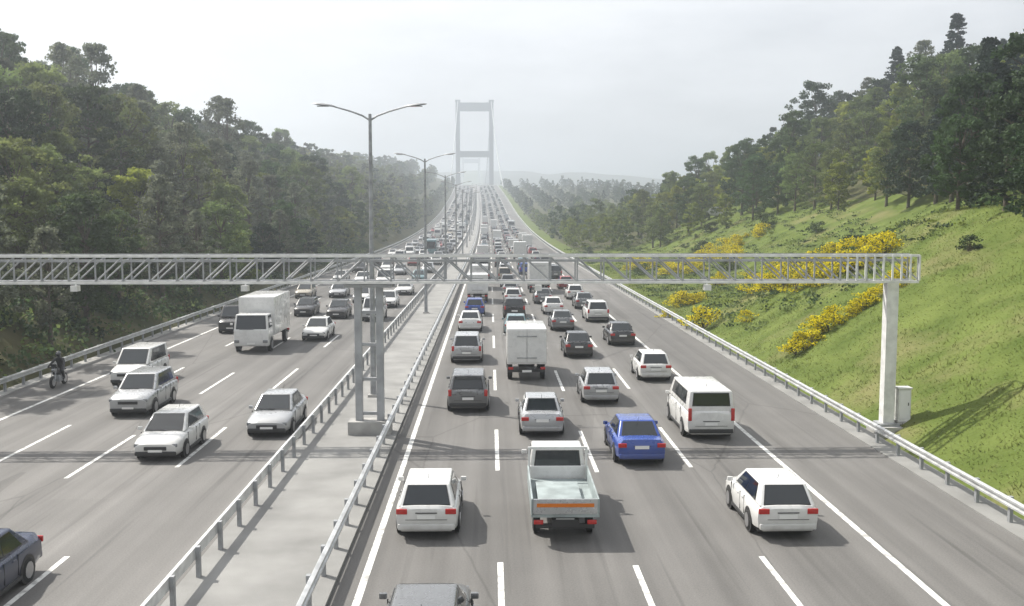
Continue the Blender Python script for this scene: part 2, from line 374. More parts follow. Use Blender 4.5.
# ------------------------------------------------------------------ sign gantry (lattice beam over all lanes)
def gantry():
    D = 40.0
    g = thing('overhead_gantry', 'grey lattice gantry spanning the motorway on a twin median leg', 'gantry', (0, D, 0))
    xa, xb, zb, zt, yf, yb = -27.0, 17.1, 6.22, 7.27, -.5, .5
    for y in (yf, yb):
        for z in (zb, zt):
            m = MB(); m.box(((xa + xb) / 2, y, z), (xb - xa, .10, .10)); obj('chord', m.mesh('chord', 'steel_white' if y == yf else 'gantry_grey'), g)
    n = 42; st = (xb - xa) / n
    v = MB(); v.box((0, 0, (zt - zb) / 2), (.055, .055, zt - zb - .1)); vme = v.mesh('upright', 'gantry_grey')
    dg = MB(); dg.tube([(0, 0, .05), (st, 0, zt - zb - .05)], .032, 6); dme = dg.mesh('diagonal', 'gantry_grey')
    cr = MB(); cr.box((0, 0, 0), (.05, .9, .05)); cme = cr.mesh('cross_tie', 'gantry_grey')
    for i in range(n + 1):
        x = min(max(xa + i * st, xa + .05), xb - .05)
        for y in (yf, yb):
            obj('upright', vme, g, (x, y, zb))
            if i < n:
                o = obj('diagonal', dme, g, (xa + i * st, y, zb))
                if i >= n // 2: o.scale.x = -1; o.location.x = xa + (i + 1) * st
        obj('cross_tie', cme, g, (x, 0, zb)); obj('cross_tie', cme, g, (x, 0, zt))
    # maintenance walkway and cable tray inside the beam
    m = MB(); m.box(((xa + xb) / 2, 0, zb + .055), (xb - xa - .2, .55, .04)); obj('walkway', m.mesh('walkway', 'steel_dull'), g)
    m = MB(); m.box(((xa + xb) / 2, .30, zt - .22), (xb - xa - .3, .14, .10)); obj('cable_tray', m.mesh('cable_tray', 'gantry_grey'), g)
    def leg(x, y, wd, top, name='leg'):
        m = MB(); m.box((x, y, top / 2), (wd, wd, top)); return obj(name, m.mesh(name, 'gantry_grey'), g)
    for x in (-5.28, -4.42): leg(x, 0, .28, zb - .05)
    m = MB()
    for z in (.9, 2.3, 3.7, 5.0): m.box((-4.85, 0, z), (.58, .12, .12))
    m.box((-4.85, 0, zb - .16), (1.9, .5, .12)); obj('brace', m.mesh('brace', 'gantry_grey'), g)
    m = MB(); m.box((-4.85, 0, .35), (1.7, .9, .55)); obj('footing', m.mesh('footing', 'concrete'), g)
    lw = MB(); lw.box((16.2, 0, 3.0), (.46, .46, 6.5)); o = obj('leg', lw.mesh('leg', 'steel_white'), g)
    leg(-26.2, 0, .46, zb - .05)
    m = MB(); m.box((16.2, 0, .38), (.8, .8, .10)); obj('base_plate', m.mesh('base_plate', 'steel_dull'), g)
    m = MB(); m.box((16.2, 0, .05), (1.2, 1.2, .56)); obj('footing', m.mesh('footing', 'concrete'), g)
    for k in range(9):
        m = MB(); m.box((14.2 + .36 * k, yf - .09, 6.78), (.07, .05, 1.0)); obj('guard_slat', m.mesh('guard_slat', 'steel_white'), g)
    for x in (-16.2, -9.6, 1.9, 8.6):        # small traffic sensors hanging under the beam
        m = MB(); m.box((x, yf - .12, 6.02), (.26, .34, .22)); m.box((x, yf - .06, 6.16), (.05, .05, .12)); obj('sensor', m.mesh('sensor', 'steel_white'), g)
    c = thing('control_cabinet', 'white steel control cabinet beside the right gantry leg', 'cabinet', (16.85, 40.0, H(16.85, 40) - .05))
    m = MB(); m.box((0, 0, .75), (.5, .4, 1.35)); obj('case', m.mesh('case', 'steel_white'), c)
    m = MB(); m.box((0, 0, 1.45), (.58, .48, .05)); obj('lid', m.mesh('lid', 'steel_white'), c)
    m = MB(); m.box((0, -.206, .78), (.40, .012, 1.15)); dd = obj('door', m.mesh('door', 'plate'), c)
    m = MB(); m.box((.14, -.22, .8), (.03, .02, .12)); obj('handle', m.mesh('handle', 'trim'), dd)
    m = MB(); m.box((0, 0, .03), (.6, .5, .12)); obj('plinth', m.mesh('plinth', 'concrete'), c)
gantry()

# ------------------------------------------------------------------ suspension bridge in the haze
def bridge():
    B = thing('suspension_bridge', 'grey suspension bridge with portal towers fading in the haze ahead', 'bridge', (cx(1030) - 5.7, 1030, 0))
    def tower(y, x0):
        for s in (-1, 1):
            m = MB(); m.box((x0 + s * 17, y, 44.5), (4.4, 5, 151)); l = obj('tower_leg', m.mesh('tower_leg', 'tower_grey'), B)
            m = MB(); m.box((x0 + s * 17, y, 120.9), (5.2, 6, 1.8)); obj('saddle', m.mesh('saddle', 'tower_grey'), l)
        for z, h in ((115, 8.6), (67.5, 6.2), (24, 6)):
            m = MB(); m.box((x0, y, z), (29.5, 4, h)); obj('portal_beam', m.mesh('portal_beam', 'tower_grey'), B)
    tower(0, 0); tower(1090, -24)
    m = MB(); V = []; F = []
    for (y, x) in ((-18, .8), (1140, -25)):
        V += [(x - 17, y, 34.2), (x + 17, y, 34.2), (x + 15, y, 31), (x - 15, y, 31)]
    m.add(V, [(0, 1, 5, 4), (1, 2, 6, 5), (2, 3, 7, 6), (3, 0, 4, 7), (0, 3, 2, 1), (4, 5, 6, 7)]); obj('deck', m.mesh('deck', 'concrete'), B)
    hang = MB()
    for s in (-1, 1):
        pts = []
        for i in range(41):
            q = i / 40; y = 1090 * q; z = 40 + (121 - 40) * (2 * q - 1) ** 2; pts.append((s * 16.9 - 24 * q, y, z))
            if 0 < i < 40: hang.tube([(s * 16.9 - 24 * q, y, z), (s * 16.9 - 24 * q, y, 34)], .12, 4, caps=False)
        m = MB(); m.tube(pts, .42, 6); obj('main_cable', m.mesh('main_cable', 'tower_grey'), B)
        m = MB(); m.tube([(s * 16.9, 0, 121), (s * 18 + 2, -110, 78), (s * 20 + 4, -210, 40), (s * 21 + 5, -240, 28)], .42, 6); obj('back_stay', m.mesh('back_stay', 'tower_grey'), B)
    obj('hangers', hang.mesh('hangers', 'tower_grey'), B, kind='stuff')
bridge()

# ------------------------------------------------------------------ vehicles (forward = +Y, origin on the road under the middle)
def bevel(mb, wd, seg=2):
    b = bmesh.new(); vs = [b.verts.new(p) for p in mb.v]
    for f in mb.f: b.faces.new([vs[i] for i in f])
    bmesh.ops.recalc_face_normals(b, faces=b.faces)
    bmesh.ops.bevel(b, geom=list(b.edges), offset=wd, segments=seg, affect='EDGES', profile=.6, clamp_overlap=True)
    b.verts.index_update(); m = MB(); m.add([v.co.copy() for v in b.verts], [tuple(v.index for v in f.verts) for f in b.faces]); b.free(); return m
def rbox(c, d, wd=.04, seg=2): m = MB(); m.box(c, d); return bevel(m, wd, seg)
def loft(st):
    """st: (y, half width, z bottom, z shoulder, z top)"""
    m = MB(); V = []; F = []
    for (y, hw, zb, zs, zt) in st:
        half = [(hw * .82, zb), (hw * .97, zb + .10), (hw, (zb + zs) * .52), (hw * .985, zs - .04), (hw * .95, zs), (hw * .80, zt), (hw * .4, zt + .018)]
        V += [(x, y, z) for x, z in half] + [(-x, y, z) for x, z in reversed(half)]
    n = 14
    for j in range(len(st) - 1):
        for i in range(n): F.append((j * n + i, j * n + (i + 1) % n, (j + 1) * n + (i + 1) % n, (j + 1) * n + i))
    F += [tuple(range(n)), tuple(range((len(st) - 1) * n, len(st) * n))[::-1]]
    return m.add(V, F)
def pane(q, u0, u1, v0, v1, off, th=.012):
    """thin glass slab on the planar quad q = (a bottom-left, b bottom-right, c top-right, d top-left)"""
    a, b, c, d = [Vector(p) for p in q]; n = (b - a).cross(d - a).normalized()
    P = lambda u, v: (a * (1 - u) + b * u) * (1 - v) + (d * (1 - u) + c * u) * v
    o = [P(u0, v0), P(u1, v0), P(u1, v1), P(u0, v1)]
    m = MB(); m.add([p + n * (off - th) for p in o] + [p + n * off for p in o], [(0, 3, 2, 1), (4, 5, 6, 7), (0, 1, 5, 4), (1, 2, 6, 5), (2, 3, 7, 6), (3, 0, 4, 7)]); return m
def cabin_parts(P, yrb, yrt, yft, yfb, zb, zt, wb, wt, side=2, bev=.07, rear=True, rear_v=(.12, .90), side_v=(.16, .88), side_u=(.14, .88)):
    c = [(-wb, yrb, zb), (wb, yrb, zb), (wb, yfb, zb), (-wb, yfb, zb), (-wt, yrt, zt), (wt, yrt, zt), (wt, yft, zt), (-wt, yft, zt)]
    m = MB(); m.add(c, [(0, 3, 2, 1), (4, 5, 6, 7), (0, 1, 5, 4), (1, 2, 6, 5), (2, 3, 7, 6), (3, 0, 4, 7)])
    P.append(('cabin', bevel(m, bev, 3), 'PAINT', None, 50))
    def win(name, q, u0, u1, v0, v1, mg=.02):
        P.append(('window_seal', pane(q, u0 - mg, u1 + mg, v0 - .04, v1 + .03, .011), 'trim', None, None))
        P.append((name, pane(q, u0, u1, v0, v1, .017), 'glass', None, None))
    win('windshield', (c[2], c[3], c[7], c[6]), .08, .92, .09, .91)
    if rear: win('rear_window', (c[0], c[1], c[5], c[4]), .10, .90, *rear_v)
    m = MB(); m.box(((wb * .25), yfb + .03, zb + .06), (wb * .8, .02, .02)); P.append(('wiper', m, 'trim', None, None))
    for q in ((c[1], c[2], c[6], c[5]), (c[3], c[0], c[4], c[7])):
        us = side_u if q[0] == c[1] else (1 - side_u[1], 1 - side_u[0])
        for k in range(side):
            a = us[0] + (us[1] - us[0]) * k / side + .008; b = us[0] + (us[1] - us[0]) * (k + 1) / side - .008
            P.append(('window_seal', pane(q, a - .008, b + .008, side_v[0] - .035, side_v[1] + .03, .011), 'trim', None, None)); P.append(('side_window', pane(q, a, b, *side_v, .017), 'glass', None, None))
def wheel_parts(P, hw, ys, r, wd=.21, pairs=None):
    for y in ys:
        for s in (-1, 1):
            ar = MB(); ar.lathe_x([(0, r * 1.17), (.006, r * 1.17)], 16, s * (hw - .004) - .003, y, r + .01); P.append(('wheel_arch', ar, 'trim', None, None))
            t = MB(); t.lathe_x([(-wd / 2, r * .86), (-wd / 2 + .03, r), (wd / 2 - .03, r), (wd / 2, r * .86)], 16, s * (hw - wd / 2 + .02), y, r); P.append(('wheel', t, 'tyre', None, 40))
            k = len(P) - 1
            h = MB(); h.lathe_x([(-.01, r * .64), (.012, r * .6), (.004, r * .2)], 12, s * (hw + .024), y, r); P.append(('rim', h, 'rim', k, 40))
def lights(P, hw, yf, zf, yr, zrr, dims=(.34, .12), rdims=(.26, .14), vertical=False):
    for s in (-1, 1):
        P.append(('headlight', rbox((s * (hw - dims[0] / 2 - .10), yf, zf), (dims[0], .10, dims[1]), .02), 'lens_clear', None, 50))
        rd = (rdims[1], .07, rdims[0]) if vertical else (rdims[0], .07, rdims[1])
        P.append(('taillight', rbox((s * (hw - rd[0] / 2 - .05), yr, zrr), rd, .02), 'lens_red', None, 50))
def plates(P, yf, zf, yr, zrr):
    for y, z in ((yf, zf), (yr, zrr)): m = MB(); m.box((0, y, z), (.50, .02, .115)); P.append(('licence_plate', m, 'plate', None, None))
def mirrors(P, hw, y, z):
    for s in (-1, 1): P.append(('mirror', rbox((s * (hw + .07), y, z), (.17, .10, .13), .03), 'PAINT', None, 50))

def car(L, W, Ht, kind):
    P = []; h = W / 2; f = L / 2; zh = .70 * Ht if kind != 'van' else .58 * Ht; belt = .64 * Ht
    belt = {'sedan': .93, 'hatch': .95, 'suv': 1.06, 'van': 1.18, 'combi': 1.08}[kind]; hood = belt - {'sedan': .08, 'hatch': .06, 'suv': .03, 'van': .10, 'combi': .06}[kind]
    hl = {'sedan': 1.25, 'hatch': 1.0, 'suv': 1.1, 'van': .75, 'combi': .95}[kind]
    if kind == 'sedan': rs = [(-f, .80 * h, .40, .66, .78), (-f + .07, .93 * h, .28, .80, .97), (-f + .45, .985 * h, .22, .88, 1.0)]
    else: rs = [(-f, .86 * h, .38, belt - .18, belt - .06), (-f + .06, .95 * h, .26, belt - .08, belt + .01), (-f + .4, .99 * h, .22, belt - .06, belt + .01)]
    st = rs + [(-.6, h, .20, belt - .05, belt + .01), (.5, h, .19, belt - .06, belt), (f - hl + .05, .995 * h, .20, hood - .04, hood + .03),
               (f - .5, .97 * h, .21, hood - .12, hood - .06), (f - .16, .92 * h, .24, hood - .20, hood - .13), (f - .03, .84 * h, .28, hood - .30, hood - .24)]
    P.append(('body', loft(st), 'PAINT', None, 38))
    if kind == 'sedan': cabin_parts(P, -f + .55, -f + 1.20, f - 2.05, f - 1.22, belt - .03, Ht, .90 * h, .70 * h, 2)
    elif kind == 'hatch': cabin_parts(P, -f + .10, -f + .52, f - 1.85, f - 1.0, belt - .03, Ht, .91 * h, .72 * h, 2)
    elif kind == 'suv': cabin_parts(P, -f + .10, -f + .42, f - 1.95, f - 1.15, belt - .03, Ht, .92 * h, .75 * h, 3)
    elif kind == 'combi': cabin_parts(P, -f + .07, -f + .18, f - 1.75, f - .95, belt - .03, Ht, .94 * h, .84 * h, 3)
    else: cabin_parts(P, -f + .05, -f + .13, f - 1.45, f - .72, belt - .03, Ht, .96 * h, .86 * h, 3, rear_v=(.32, .88), side_v=(.30, .88))
    wheel_parts(P, h, (-f + .95 if kind != 'van' else -f + 1.1, f - .88), .32 if kind in ('sedan', 'hatch') else .35)
    zl = hood - .27
    for sd in (-1, 1): P.append(('sill', rbox((sd * (h - .03), 0, .26), (.09, L - 2.55, .10), .02), 'trim', None, 50))
    lights(P, h, f - .10, zl, -f + (.01 if kind == 'sedan' else .015), belt - (.14 if kind == 'sedan' else .12), vertical=kind in ('van', 'combi', 'suv'), rdims=(.30, .15) if kind != 'van' else (.5, .14))
    plates(P, f + .0, .42, -f - .012, .72 if kind == 'sedan' else .68)
    mirrors(P, h, f - hl - .28, belt + .06)
    P.append(('bumper', rbox((0, -f + .05, .40), (W * .90, .16, .17), .04), 'trim' if kind in ('suv', 'van', 'combi') else 'PAINT', None, 50))
    P.append(('bumper', rbox((0, f - .06, .34), (W * .84, .15, .15), .04), 'trim', None, 50))
    P.append(('grille', rbox((0, f - .04, hood - .37), (W * .46, .09, .13), .02), 'trim', None, 50))
    for sd in (-1, 1):
        m = MB()
        for y in (f - hl - .15, -.15, -f + 1.42): m.box((sd * (h - .012), y, (belt + .30) / 2), (.03, .012, belt - .42))
        P.append(('door_seam', m, 'trim', None, None))
        for y in (.12, -f + 1.62): P.append(('door_handle', rbox((sd * (h + .004), y, belt - .15), (.035, .17, .035), .01), 'PAINT', None, 50))
    m = MB(); hz = belt - .02 if kind == 'sedan' else belt - .06; m.box((0, -f + .005 if kind != 'sedan' else -f + .03, .60), (W * .66, .03, .012)); m.box((0, -f - .004, .79 if kind != 'sedan' else .76), (W * .34, .03, .025)); P.append(('boot_seam', m, 'trim', None, None))
    m = MB(); m.tube([(0, -f + 1.1, Ht - .02), (0, -f + .95, Ht + .16)], .008, 5); P.append(('antenna', m, 'trim', None, None))
    m = MB(); m.box((0, 0, .20), (W * .86, L * .86, .06)); P.append(('underbody', m, 'trim', None, None))
    return P

def box_truck(L, W, Ht, cab='PAINT'):
    P = []; h = W / 2; f = L / 2
    P.append(('cargo_box', rbox((0, -.85, .95 + (Ht - .95) / 2), (W, L - 1.9, Ht - .95), .05), 'PAINT2', None, 50)); k = 0
    for s in (-1, 1): m = MB(); m.box((s * W / 4, -f + .07, .98 + (Ht - .95) / 2), (W / 2 - .06, .04, Ht - 1.15)); P.append(('rear_door', m, 'PAINT2', 0, None))
    m = MB()
    for z in (1.3, Ht - .4): m.box((0, -f + .035, z), (W * .5, .03, .05))
    P.append(('latch_bar', m, 'steel_dull', 0, None))
    P.append(('body', rbox((0, f - .86, .98), (W * .94, 1.66, 1.1), .08, 3), 'PAINT', None, 50))
    cabin_parts(P, f - 1.68, f - 1.66, f - .32, f - .06, 1.45, 2.45, W * .47, W * .43, 1, rear=False, side_u=(.25, .9))
    wheel_parts(P, h - .06, (-f + 1.35, f - 1.0), .44, .26)
    m = MB(); m.box((0, -.5, .72), (W * .4, L - 1.2, .24)); m.box((0, -f + .18, .60), (W * .9, .10, .14)); P.append(('chassis', m, 'trim', None, None))
    lights(P, h - .02, f - .02, .75, -f + .12, .74, (.3, .18))
    plates(P, f + .02, .62, -f + .02, .60); mirrors(P, h + .02, f - .22, 1.85)
    return P

def flatbed(L=5.4, W=1.85):
    """small open-bed lorry with drop sides"""
    P = []; h = W / 2; f = L / 2
    P.append(('body', rbox((0, f - .85, .82), (W * .94, 1.62, .86), .07, 3), 'PAINT', None, 50))
    cabin_parts(P, f - 1.64, f - 1.60, f - .62, f - .20, 1.12, 1.78, W * .47, W * .42, 1, side_u=(.3, .85), rear_v=(.2, .85))
    m = MB(); m.box((0, -.85, .80), (W, L - 1.75, .08)); P.append(('bed_floor', m, 'bed_grey', None, None))
    for s in (-1, 1):
        P.append(('side_board', rbox((s * (h - .025), -.85, 1.06), (.05, L - 1.75, .42), .012), 'bed_grey', None, 50))
        m = MB(); m.box((s * (h - .05), f - 1.78, 1.33), (.07, .07, 1.04)); P.append(('headboard_post', m, 'PAINT', None, None))
    m = MB(); m.box((0, f - 1.78, 1.82), (W - .17, .07, .07)); P.append(('headboard_rail', m, 'PAINT', None, None))
    P.append(('tailgate', rbox((0, -f + .03, 1.06), (W - .11, .05, .42), .012), 'silver', None, 50))
    m = MB(); m.box((0, -f + .0, 1.10), (W * .84, .012, .10)); P.append(('reflective_band', m, 'lens_orange', len(P) - 1, None))
    wheel_parts(P, h - .10, (-f + 1.2, f - .95), .33, .2)
    m = MB(); m.box((0, -.5, .60), (W * .4, L - 1.0, .2)); m.box((0, -f + .12, .50), (W * .86, .08, .12)); P.append(('chassis', m, 'trim', None, None))
    lights(P, h - .02, f - .03, .72, -f + .07, .62, (.28, .16), (.26, .12)); plates(P, f + .01, .5, -f + .06, .66); mirrors(P, h, f - .5, 1.4)
    P.append(('load', rbox((-.1, -1.0, .95), (1.25, 1.9, .20), .05), 'bed_grey', None, 50))
    return P
def bus(L=11.5, W=2.5, Ht=3.2):
    P = []; h = W / 2; f = L / 2
    P.append(('body', rbox((0, 0, .3 + (Ht - .3) / 2), (W, L, Ht - .3), .14, 3), 'PAINT', None, 50))
    q = [(h, -f, 0.3), (h, f, .3), (h, f, Ht), (h, -f, Ht)]; q2 = [(-h, f, .3), (-h, -f, .3), (-h, -f, Ht), (-h, f, Ht)]
    for qq in (q, q2):
        for k in range(7): P.append(('side_window', pane(qq, .03 + .134 * k, .155 + .134 * k, .45, .85, .012), 'glass', None, None))
    P.append(('windshield', pane([(h, f, .3), (-h, f, .3), (-h, f, Ht), (h, f, Ht)], .06, .94, .36, .88, .012), 'glass', None, None))
    P.append(('rear_window', pane([(-h, -f, .3), (h, -f, .3), (h, -f, Ht), (-h, -f, Ht)], .1, .9, .52, .86, .012), 'glass', None, None))
    wheel_parts(P, h, (-f + 2.9, f - 2.4), .48, .28); lights(P, h, f, .75, -f, .95, (.36, .2), (.4, .2), True); plates(P, f + .02, .55, -f - .02, .8); mirrors(P, h + .03, f - .05, 2.2)
    return P

MATS['silver'] = MATS['paint_silver']
TYPES = {'sedan': car(4.5, 1.78, 1.45, 'sedan'), 'hatch': car(4.05, 1.74, 1.48, 'hatch'), 'suv': car(4.5, 1.86, 1.68, 'suv'), 'van': car(5.1, 1.93, 1.98, 'van'),
         'combi': car(4.4, 1.80, 1.83, 'combi'), 'truck': box_truck(7.2, 2.35, 3.45), 'small_truck': box_truck(5.9, 2.1, 2.85), 'flatbed': flatbed(), 'bus': bus()}
LEN = {'sedan': 4.5, 'hatch': 4.05, 'suv': 4.5, 'van': 5.1, 'combi': 4.4, 'truck': 7.2, 'small_truck': 5.9, 'flatbed': 5.4, 'bus': 11.5}
NOUN = {'sedan': 'car', 'hatch': 'car', 'suv': 'car', 'van': 'van', 'combi': 'van', 'truck': 'truck', 'small_truck': 'truck', 'flatbed': 'truck', 'bus': 'bus'}
NAME = {'sedan': 'saloon_car', 'hatch': 'hatchback_car', 'suv': 'estate_car', 'van': 'van', 'combi': 'small_van', 'truck': 'box_truck', 'small_truck': 'box_truck', 'flatbed': 'flatbed_truck', 'bus': 'bus'}
NEAR = {}; FAR = {}
for t, P in TYPES.items():
    lst = []
    for (n, mb, m, par, smo) in P:
        me = mb.mesh(f'{t}_{n}', 'paint_white' if m.startswith('PAINT') else m, smo); lst.append((n, me, m, par))
    NEAR[t] = lst
    slots = ['paint_white', 'glass', 'tyre', 'trim', 'lens_red', 'lens_clear', 'plate']; j = MB()
    for (n, mb, m, par, smo) in P:
        if n in ('wheel_arch', 'rim', 'mirror', 'licence_plate', 'grille', 'underbody', 'latch_bar', 'window_seal', 'door_seam', 'door_handle', 'boot_seam', 'antenna', 'wiper', 'sill'): continue
        s = 'paint_white' if m.startswith('PAINT') or m == 'silver' else (m if m in slots else 'trim'); j.add(mb.v, mb.f, slots.index(s))
    FAR[t] = j.mesh(f'far_{t}', slots, 45)
def set_paint(o, m): o.material_slots[0].link = 'OBJECT'; o.material_slots[0].material = m
def vehicle(t, colour, x, d, label, facing=1, group=None, yaw=0., box=None):
    """d = depth of the end that faces the viewer"""
    y = d + LEN[t] / 2; sl = math.atan((zr(y + 1) - zr(y - 1)) / 2)
    th = thing(NAME[t], label, NOUN[t], (x + cx(y), y, zr(y) + .004), 0, group)
    th.rotation_euler = (sl if facing > 0 else -sl, 0, (0 if facing > 0 else math.pi) + yaw)
    made = []
    for (n, me, m, par) in NEAR[t]:
        o = obj(n, me, made[par] if par is not None else th); made.append(o)
        if m == 'PAINT': set_paint(o, MATS['paint_' + colour])
        elif m == 'PAINT2': set_paint(o, MATS['paint_' + (box or 'white')])
    return th
def far_vehicle(t, colour, x, d, label, facing, group):
    y = d + LEN[t] / 2; o = obj(NAME[t], FAR[t], None, (x + cx(y), y, zr(y) + .004)); sl = math.atan((zr(y + 1) - zr(y - 1)) / 2)
    o.rotation_euler = (sl if facing > 0 else -sl, 0, 0 if facing > 0 else math.pi); set_paint(o, MATS['paint_' + colour]); tag(o, label, NOUN[t], group); return o

R1, R2, R3, R4, L1, L2, L3, L4 = -1.45, 1.98, 5.4, 8.75, -9.45, -12.7, -16.1, -19.5
GR, GL = 'vehicles heading away on the right carriageway', 'vehicles coming towards the viewer on the left carriageway'
for a in [('hatch', 'white', -1.75, 26.8, 'white hatchback beside the central strip, left of the open-bed truck'),
          ('flatbed', 'white', 2.05, 26.4, 'white open-bed truck with drop sides and an orange band on its tailgate'),
          ('hatch', 'white', 8.15, 26.6, 'white hatchback nearest the viewer in the outer right lane'),
          ('sedan', 'grey', -1.3, 17.4, 'grey car cut by the bottom edge of the picture'),
          ('sedan', 'blue', 5.35, 34.6, 'bright blue car beyond the open-bed truck'),
          ('van', 'white', 8.7, 38.6, 'tall white van beside the blue car in the outer right lane'),
          ('sedan', 'silver', 2.1, 39.2, 'silver saloon car just ahead of the open-bed truck'),
          ('suv', 'grey', -1.0, 44.2, 'dark grey estate car by the central strip, left of the silver saloon car'),
          ('hatch', 'silver', 5.2, 46.0, 'silver hatchback directly ahead of the blue car'),
          ('small_truck', 'white', 1.95, 52.4, 'white box truck ahead of the silver saloon car'),
          ('hatch', 'white', 8.8, 52.3, 'white hatchback ahead of the tall white van in the outer right lane'),
          ('sedan', 'black', 5.5, 61.0, 'black car two ahead of the blue car'),
          ('suv', 'silver', -1.4, 58.8, 'silver estate car left of the white box truck by the central strip'),
          ('sedan', 'black', 8.9, 66.5, 'black car two ahead of the tall white van'),
          ('hatch', 'teal', 1.9, 72.0, 'pale teal hatchback ahead of the white box truck'),
          ('sedan', 'white', -1.5, 74.5, 'white saloon car left of the pale teal hatchback'),
          ('sedan', 'grey', 5.5, 75.0, 'grey saloon car right of the pale teal hatchback'),
          ('suv', 'white', 8.8, 81.0, 'white estate car ahead of the second black car in the outer right lane')]:
    vehicle(*a, 1, GR, yaw=random.uniform(-.012, .012))
for a in [('hatch', 'white', -12.05, 35.6, 'white hatchback nearest the gantry shadow on the left carriageway'),
          ('sedan', 'silver', -8.9, 39.4, 'silver car beside the central guard rail on the left carriageway'),
          ('suv', 'silver', -15.9, 43.6, 'silver estate car behind and outside the white hatchback on the left carriageway'),
          ('combi', 'white', -18.7, 51.2, 'small white van in the outermost left lane'),
          ('truck', 'white', -15.3, 63.8, 'tall white box truck coming down the left carriageway'),
          ('sedan', 'white', -12.3, 69.5, 'white saloon car beside the tall box truck'),
          ('sedan', 'navy', -12.15, 20.4, 'dark navy car cut by the lower left corner of the picture')]:
    vehicle(*a, -1, GL, yaw=random.uniform(-.012, .012))

COLS = ['white'] * 9 + ['silver'] * 6 + ['grey'] * 5 + ['black'] * 5 + ['navy', 'blue', 'red', 'darkred', 'beige', 'teal', 'yellow']
TYP = ['sedan'] * 9 + ['hatch'] * 8 + ['suv'] * 6 + ['combi'] * 4 + ['van'] * 3 + ['small_truck'] * 2 + ['bus', 'truck']
LNAME = {R1: 'inner right', R2: 'second right', R3: 'third right', R4: 'outer right', L1: 'inner left', L2: 'second left', L3: 'third left', L4: 'outer left'}
CW = {'white': 'white', 'silver': 'silver', 'grey': 'dark grey', 'black': 'black', 'navy': 'navy', 'blue': 'blue', 'red': 'red', 'darkred': 'maroon', 'beige': 'beige', 'teal': 'pale teal', 'yellow': 'yellow'}
rv = random.Random(21); nf = 0; far_stuff = MB(); FSL = ['paint_white', 'paint_silver', 'paint_grey', 'paint_black', 'glass']
for lane, d0, gap, fc in ((R1, 86, (4, 11), 1), (R2, 84, (4, 11), 1), (R3, 87, (4, 12), 1), (R4, 92, (5, 14), 1), (L1, 82, (7, 20), -1), (L2, 84, (8, 24), -1), (L3, 86, (8, 24), -1), (L4, 74, (12, 32), -1)):
    d = d0; k = 0
    while d < 900:
        t = rv.choice(TYP); c = rv.choice(COLS) if t not in ('truck', 'small_truck') else 'white'
        x = lane + rv.uniform(-.3, .3)
        grp = (GR if fc > 0 else GL)
        if d < 135:
            lab = f'{CW[c]} {NAME[t].replace("_", " ")} in the {LNAME[lane]} lane, {ORD[k] if k else "first"} beyond the clear row'
            vehicle(t, c, x, d, lab, fc, grp); k += 1
        elif d < 440 and nf < 215:
            far_vehicle(t, c, x, d, f'tiny {CW[c]} {NAME[t].replace("_", " ")} in the dense far traffic on the {"right" if fc > 0 else "left"} carriageway', fc, 'far ' + grp); nf += 1
        else:
            y = d + 2.2; zz = zr(y); mi = rv.choice((0, 0, 0, 1, 1, 2, 3)); X = x + cx(y); tall = rv.random() < .15
            far_stuff.box((X, y, zz + .62), (1.8, 4.3, .75), mi); far_stuff.box((X, y - .2 * fc, zz + 1.22 + .5 * tall), (1.5, 2.4, .5 + 1.0 * tall), 4 if not tall else mi)
        d += LEN[t] + rv.uniform(*gap) * (1 + .3 * (d > 300))
o = obj('distant_traffic', far_stuff.mesh('distant_traffic', FSL), kind='stuff'); tag(o, 'far off traffic massing on the climb towards the bridge', 'traffic')

# ------------------------------------------------------------------ motorcycle and rider on the left hard shoulder
def skin_body(name, verts, edges, rad, root, mats, sub=2):
    me = bpy.data.meshes.new(name); me.from_pydata(verts, edges, []); o = bpy.data.objects.new(name, me); C.objects.link(o)
    md = o.modifiers.new('skin', 'SKIN'); sk = me.skin_vertices[0].data if me.skin_vertices else None
    if sk is None: 
        b = bmesh.new(); b.from_mesh(me); b.verts.layers.skin.verify(); b.to_mesh(me); b.free(); sk = me.skin_vertices[0].data
    for i, r in enumerate(rad): sk[i].radius = (r, r) if not isinstance(r, tuple) else r
    for i in range(len(rad)): sk[i].use_root = (i == root)
    s = o.modifiers.new('sub', 'SUBSURF'); s.levels = sub; s.render_levels = sub
    dg = bpy.context.evaluated_depsgraph_get(); ev = o.evaluated_get(dg); m2 = bpy.data.meshes.new_from_object(ev); bpy.data.objects.remove(o)
    m2.materials.clear(); m2.materials.append(MATS[mats]); m2.shade_smooth(); m2.name = name; return m2
